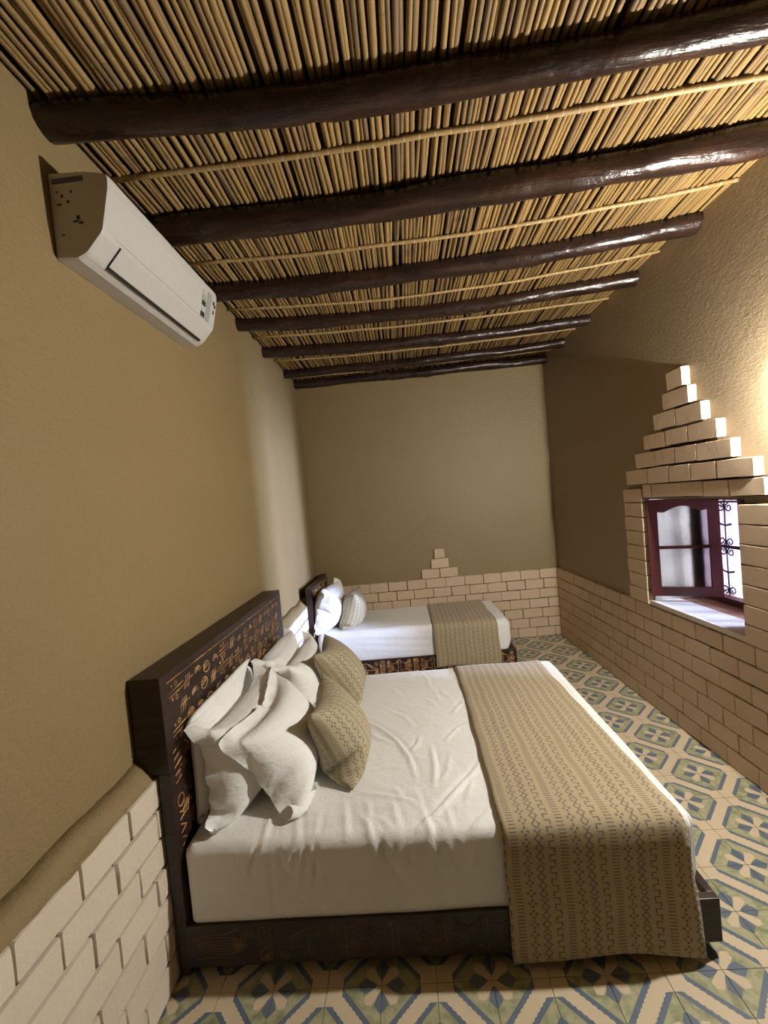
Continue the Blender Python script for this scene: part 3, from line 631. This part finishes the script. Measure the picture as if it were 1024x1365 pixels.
FOLDS = [[(-1.323, .944), (-1.2, .82), (-1.1, .673), (-1.041, .531), (-1.013, .382)], [(-1.313, .845), (-1.217, .734), (-1.11, .648)], [(-1.019, .085), (-.929, .175), (-.844, .282), (-.771, .371), (-.687, .491)],
    [(-.93, .617), (-.923, .443), (-.938, .309)], [(-1.261, .316), (-1.147, .28), (-1.038, .24), (-1.015, .199)], [(-1.198, .161), (-1.17, .098), (-1.172, .05)], [(-1.248, .186), (-1.211, .121), (-1.19, .052)],
    [(-.986, .143), (-.967, .081), (-.977, .035)], [(-.896, .188), (-.885, .084)], [(-.819, .079), (-.766, .124), (-.696, .181)], [(-.822, .204), (-.786, .307), (-.756, .356)], [(-.856, .66), (-.77, .771), (-.703, .792)],
    [(-1.151, 1.011), (-1.057, .917), (-1.012, .814)], [(-.964, 1.562), (-.901, 1.414), (-.889, 1.201)], [(-.87, 1.284), (-.848, 1.088)], [(-1.04, .58), (-.998, .642), (-.985, .713)], [(-.923, .333), (-.872, .409), (-.849, .541)], [(-.782, .932), (-.71, 1.04), (-.667, 1.164)]]
for i, p in enumerate(FOLDS): cr.append((p, r.uniform(.008, .011), (.015, .011, .015, .011)[i] if i < 4 else r.uniform(.006, .010)))
for i in range(20): x = r.uniform(-1.3, -.72); y = r.uniform(.1, 1.4); an = r.uniform(-1.3, .4); L = r.uniform(.08, .25); cr.append(([(x, y), (x + L*.5*math.cos(an + .2), y + L*.5*math.sin(an + .2)), (x + L*math.cos(an), y + L*math.sin(an))], r.uniform(.008, .013), r.uniform(.002, .005)))
for i in range(7): x = -1.62 + i*.1; cr.append(([(x, .26 + r.uniform(-.05, .05)), (x + r.uniform(-.03, .05), .07)], r.uniform(.008, .014), r.uniform(.004, .007)))
pk = [(r.uniform(-1.85, -.70), r.uniform(.30, .40), r.uniform(.46, .52), r.uniform(.006, .014), r.uniform(.004, .009)*(1 if r.random() < .7 else -1), r.uniform(-.5, .5)) for _ in range(26)] + [(-1.6, .2, .47, .006, .004, .0), (-1.595, .2, .47, .012, -.003, 0)]
me = rounded_mattress(-1.925, -.004, .058, 1.585, .185, .502, .042, cr, .0115, .0022, 2, pk, -.70, .04)
mt = obj('mattress', me); keep(mt, bed); mt['label'] = 'thick mattress under a creased white sheet'
run_path = [(1.625, .12), (1.624, .25), (1.612, .44), (1.585, .498), (1.53, .517), (1.2, .514), (.8, .514), (.4, .514), (.16, .519), (.11, .518), (.075, .511), (.050, .489), (.036, .43), (.036, .32), (.033, .20), (.030, .10), (.030, .034)]
me = runner_mesh(lambda t: -.702 + .012*math.sin(t*5), lambda t: -.115 + .05*min(1, t/.72) + .03*max(0, (t - .72)/.28), run_path, 1)
o = obj('bed_runner', me, None, 'long tan printed runner laid across the foot of the double bed', 'bed runner', 'printed bed runners'); solid(o, .004)

# ------------------------------------------------------------------ single bed
bed2 = thing('single_bed', 'narrow bed with blue-lit white sheet against the far brick wall', 'bed', (-.95, 3.02, 0))
g = G(); g.bbox(-1.86, -.12, 2.70, 3.38, 0, .052, .003); part(g, 'plinth', M['wood'], bed2)
g = G(); g.bbox(-1.975, HX, 2.605, 3.46, .02, .80, .003); g.bbox(-1.985, HX, 2.605, 3.46, .80, .965, .004); hb = part(g, 'headboard', M['wood'], bed2, label='carved dark wooden headboard')
cv = Carve(lambda a, b, h: (HX + h, a, b)); head_pattern(cv, 2.62, 3.44, .56, .955, 8); sub(cv.g, 'carving', M['carve'], hb)
g = G(); g.bbox(HX - .002, 0, 2.60, 2.63, .05, .212, .003); fr = part(g, 'side_rail', M['wood'], bed2)
cv = Carve(lambda a, b, h: (a, 2.60 - h, b), .008); rail_pattern(cv, -1.90, -.02, .068, .194); sub(cv.g, 'carving', M['carve'], fr, label='worn carved scroll pattern')
g = G(); g.bbox(HX - .002, 0, 3.44, 3.47, .05, .212, .003); part(g, 'side_rail', M['wood'], bed2)
g = G(); g.bbox(-.028, 0, 2.627, 3.443, .05, .212, .003); part(g, 'foot_rail', M['wood'], bed2)
g = G(); g.box(HX, -.027, 2.628, 3.442, .15, .172); part(g, 'deck_board', M['deck'], bed2)
r = random.Random(9); cr = [([(r.uniform(-1.4, -.9), y), (r.uniform(-.95, -.75), y + r.uniform(-.1, .1))], .02, r.uniform(.003, .006)) for y in np.linspace(2.7, 3.35, 8)]
pk = []
me = rounded_mattress(-1.925, -.03, 2.612, 3.44, .185, .502, .06, cr, .02, .003, 4, pk, -.77, .04)
co = np.empty(len(me.vertices)*3); me.vertices.foreach_get('co', co); co = co.reshape(-1, 3)      # long diagonal drapes down the near side
fm = (co[:, 1] < 2.66) & (co[:, 2] < .47); sl = np.clip((co[:, 0] + 1.6)/.9, 0, 1)
for q, am, wd in ((.27, .010, .016), (.33, .008, .018), (.40, .006, .02), (.225, .006, .012)): co[:, 1] -= np.where(fm, am*np.exp(-((co[:, 2] - q - .09*(1 - sl) + .02)/wd)**2)*np.sin(sl*PI)**.5, 0)
me.vertices.foreach_set('co', co.ravel()); mt2 = obj('mattress', me); keep(mt2, bed2); mt2['label'] = 'thick mattress under a creased white sheet'
run2 = [(3.43, .49), (3.39, .515), (3.1, .514), (2.72, .516), (2.665, .515), (2.62, .503), (2.597, .476), (2.588, .43), (2.585, .30), (2.583, .2), (2.582, .095)]
me = runner_mesh(lambda t: -.775, lambda t: -.165 - .012*math.sin(t*5), run2, 6)
o = obj('bed_runner', me, None, 'shorter tan printed runner hanging down the side of the far single bed', 'bed runner', 'printed bed runners'); solid(o, .004)

# ------------------------------------------------------------------ pillows: two sheets of cloth, blown up and settled with numpy
def cloth_pillow(c, U, V, wd, ht, puff, flange, seed, planes, steps=110, nu=40, nv=28, grav=.8, gx=-2.5, amp=.03):
    """c: centre of the flat start; U: width axis; V: height axis; planes: list of (point, normal) the cloth stays in front of"""
    r = np.random.RandomState(seed); U = np.array(Vector(U).normalized()); V = np.array(Vector(V).normalized()); N = np.cross(U, V)
    fl = flange; gu, gv = nu + 1, nv + 1; su, sv = wd/nu, ht/nv
    ids = np.arange(gu*gv).reshape(gu, gv); back = ids.copy(); nxt = gu*gv; a, b = fl + 1, gu - fl - 1; c0, d0 = fl + 1, gv - fl - 1
    inner = np.arange(nxt, nxt + (b - a)*(d0 - c0)).reshape(b - a, d0 - c0); back[a:b, c0:d0] = inner; n = nxt + inner.size
    X = np.zeros((n, 3)); uv = np.zeros((n, 2)); ii, jj = np.meshgrid(np.arange(gu), np.arange(gv), indexing='ij')
    for G_, sg in ((back, -1), (ids, 1)):
        prof = np.clip(1 - ((ii - nu/2)/(nu/2 - fl + .01))**2, 0, 1)**.5*np.clip(1 - ((jj - nv/2)/(nv/2 - fl + .01))**2, 0, 1)**.5
        p = np.array(c) + (ii - nu/2)[..., None]*su*U + (jj - nv/2)[..., None]*sv*V + (sg*amp*prof + r.normal(0, .002, ii.shape))[..., None]*N
        X[G_.ravel()] = p.reshape(-1, 3); uv[G_.ravel()] = np.stack([ii*su, jj*sv], -1).reshape(-1, 2)
    cons = []
    def addc(A, B, rest, k_): cons.append((A.ravel(), B.ravel(), rest, k_))
    bi = slice(fl, gu - fl); bj = slice(fl, gv - fl)
    for gi, G_ in enumerate((ids, back)):
        H = G_ if gi == 0 else G_[bi, bj]
        for s in (0, 1):
            addc(H[s:-1:2][:, :], H[s+1::2][:H[s:-1:2].shape[0]], su, 1.0)
            addc(H[:, s:-1:2], H[:, s+1::2][:, :H[:, s:-1:2].shape[1]], sv, 1.0)
        dg = math.hypot(su, sv)
        for s in (0, 1):
            A, B = H[s:-1:2, :-1], H[s+1::2, 1:]; k_ = min(len(A), len(B)); addc(A[:k_], B[:k_], dg, .20)
            A, B = H[s:-1:2, 1:], H[s+1::2, :-1]; k_ = min(len(A), len(B)); addc(A[:k_], B[:k_], dg, .20)
        for s in (0, 1, 2, 3):     # weak bending
            A, B = H[s:-2:4], H[s+2::4]; k_ = min(len(A), len(B)); addc(A[:k_], B[:k_], 2*su, .10)
            A, B = H[:, s:-2:4], H[:, s+2::4]; k_ = min(A.shape[1], B.shape[1]); addc(A[:, :k_], B[:, :k_], 2*sv, .10)
    Vv = np.zeros_like(X); dt = .012; g3 = np.array([gx, 0, -grav])
    cellf = ids[bi, bj]; cellb = back[bi, bj]
    planes = [(np.array(p), np.array(Vector(q).normalized())) for p, q in planes]
    zref = c[2]; P0z = lambda q: q[:, 2]
    def hidx(q): return np.clip(((q[:, 1] + .2)/HRES).astype(int), 0, HM.shape[0] - 1), np.clip(((q[:, 2] - .4)/HRES).astype(int), 0, HM.shape[1] - 1)
    for it in range(steps):
        F = np.zeros_like(X)
        for G_, sg in ((cellf, 1), (cellb, -1)):
            p = X[G_]; nn = np.cross(p[1:, 1:] - p[:-1, :-1], p[:-1, 1:] - p[1:, :-1])*.5*sg
            for q in (G_[:-1, :-1], G_[1:, :-1], G_[:-1, 1:], G_[1:, 1:]): F[q] += nn*.25
        acc = F*puff*(1 + .9*(zref - P0z(X))[:, None]/ht)/(su*sv)/.5 + g3
        Vv = (Vv + acc*dt)*.94; P = X + Vv*dt
        for _ in range(9):
            for A, B, rest, k_ in cons:
                d = P[B] - P[A]; L = np.sqrt((d*d).sum(1)) + 1e-9; q = (.5*k_*(L - rest)/L)[:, None]*d
                if k_ < .2: q[L > rest] = 0
                P[A] += q; P[B] -= q
        for pp, pn in planes:
            d = (P - pp)@pn; mk = d < 0; P[mk] -= d[mk, None]*pn
            tang = P[mk] - X[mk]; fr_ = .04 if pn[2] > .9 else .25; P[mk] = X[mk] + tang*fr_ + (tang@pn)[:, None]*pn*(1 - fr_)
        i_, j_ = hidx(P); dx = HM[i_, j_] + .004 - P[:, 0]; mk = dx > 0; sh = np.minimum(dx[mk]*.5, .01); P[mk, 0] += sh; X[mk, 0] = np.maximum(X[mk, 0], P[mk, 0] - .002); P[mk, 1:] = X[mk, 1:] + (P[mk, 1:] - X[mk, 1:])*.4
        Vv = (P - X)/dt; X = P
    i_, j_ = hidx(X)
    for di in (-1, 0, 1):
        for dj in (-1, 0, 1): np.maximum.at(HM, (np.clip(i_ + di, 0, HM.shape[0] - 1), np.clip(j_ + dj, 0, HM.shape[1] - 1)), X[:, 0] - (.006 if di or dj else 0))
    me = bpy.data.meshes.new('pillow'); fs = []
    for G_, flip in ((ids, 0), (cellb, 1)):
        A, B, C_, D = G_[:-1, :-1], G_[1:, :-1], G_[1:, 1:], G_[:-1, 1:]; q = np.stack([A, B, C_, D], -1).reshape(-1, 4)
        fs += (q[:, ::-1] if flip else q).tolist()
    me.from_pydata(X.tolist(), [], fs); l = me.uv_layers.new(name='UVMap'); li = np.empty(len(me.loops), int); me.loops.foreach_get('vertex_index', li)
    l.data.foreach_set('uv', uv[li].ravel()); me.shade_smooth(); return me
HRES = .022; HM = np.full((200, 60), -9.0)      # how far the laid pillows reach out from the bed head, over (y, z)
FLOORP = ((0, 0, .508), (0, 0, 1)); HEADP = ((HX + .006, 0, 0), (1, 0, 0))
def lean(x_at, z_at, tilt): return ((x_at, 0, z_at), (math.cos(tilt), 0, math.sin(tilt)))     # plane through (x, z), tilted back by tilt from vertical
PG = 'white pillows on the double bed'
def pillow(name, label, cat, group, mat, x, z, tilt, y, wd, ht, puff, flange, seed, back, yaw=0, roll=0, extra=(), flp=FLOORP, **kw):
    """bottom edge near (x, z); leans back by tilt; y = centre along the bed head"""
    V = Vector((-math.sin(tilt), 0, math.cos(tilt))); U = Vector((0, 1, 0)); rot = Matrix.Rotation(yaw, 3, 'Z'); U = rot @ U; V = rot @ V
    R2 = Matrix.Rotation(roll, 3, U.cross(V)); c = Vector((x, y, z)) + V*(ht/2); U = R2 @ U; V = R2 @ V
    me = cloth_pillow(c, U, V, wd, ht, puff, flange, seed, [flp] + list(back) + list(extra), **kw); me.materials.append(mat); me.name = name
    return obj(name, me, None, label, cat, group)
D = math.radians
pillow('pillow', 'white pillow pressed upright against the carved headboard, rearmost of the near heap', 'pillow', PG, M['cotton'], -1.89, .50, D(1), .52, .70, .48, 1.5, 0, 1, [HEADP], amp=.010)
pillow('pillow', 'white pillow in the middle of the near heap, crumpled flange drooping to the sheet', 'pillow', PG, M['cotton'], -1.69, .50, D(17), .47, .80, .57, 6, 3, 2, [HEADP], roll=-.05)
pillow('pillow', 'white flanged pillow at the front of the near heap, behind the nearer patterned cushion', 'pillow', PG, M['cotton'], -1.38, .50, D(48), .49, .76, .58, 4, 3, 3, [HEADP], roll=.05)
pillow('pillow', 'white pillow against the far end of the headboard, behind another white pillow', 'pillow', PG, M['cotton'], -1.86, .50, D(4), 1.24, .72, .52, 4, 3, 4, [HEADP])
pillow('pillow', 'white pillow leaning in front at the far end, behind the farther patterned cushion', 'pillow', PG, M['cotton'], -1.64, .50, D(32), 1.22, .70, .52, 5, 3, 5, [HEADP])
CG = 'patterned cushions on the double bed'
pillow('cushion', 'tan patterned cushion nearest the camera, leaning on the near white pillows', 'cushion', CG, M['cushion'], -1.30, .50, D(44), .56, .50, .46, 5, 0, 6, [HEADP], nu=30, nv=30, gx=-1.2)
pillow('cushion', 'tan patterned cushion farther back, leaning on the far white pillows', 'cushion', CG, M['cushion'], -1.34, .50, D(20), 1.28, .46, .47, 6, 0, 7, [HEADP], nu=30, nv=30, gx=-.8)
pillow('pillow', 'bright blue-white pillow on the single bed against its low headboard', 'pillow', None, M['cotton'], -1.86, .50, D(9), 2.89, .80, .64, 6, 3, 8, [HEADP])
pillow('cushion', 'pale grey patterned cushion on the single bed in front of its white pillow', 'cushion', None, M['cushion'], -1.68, .50, D(22), 2.88, .45, .45, 8, 0, 9, [HEADP], nu=28, nv=28)
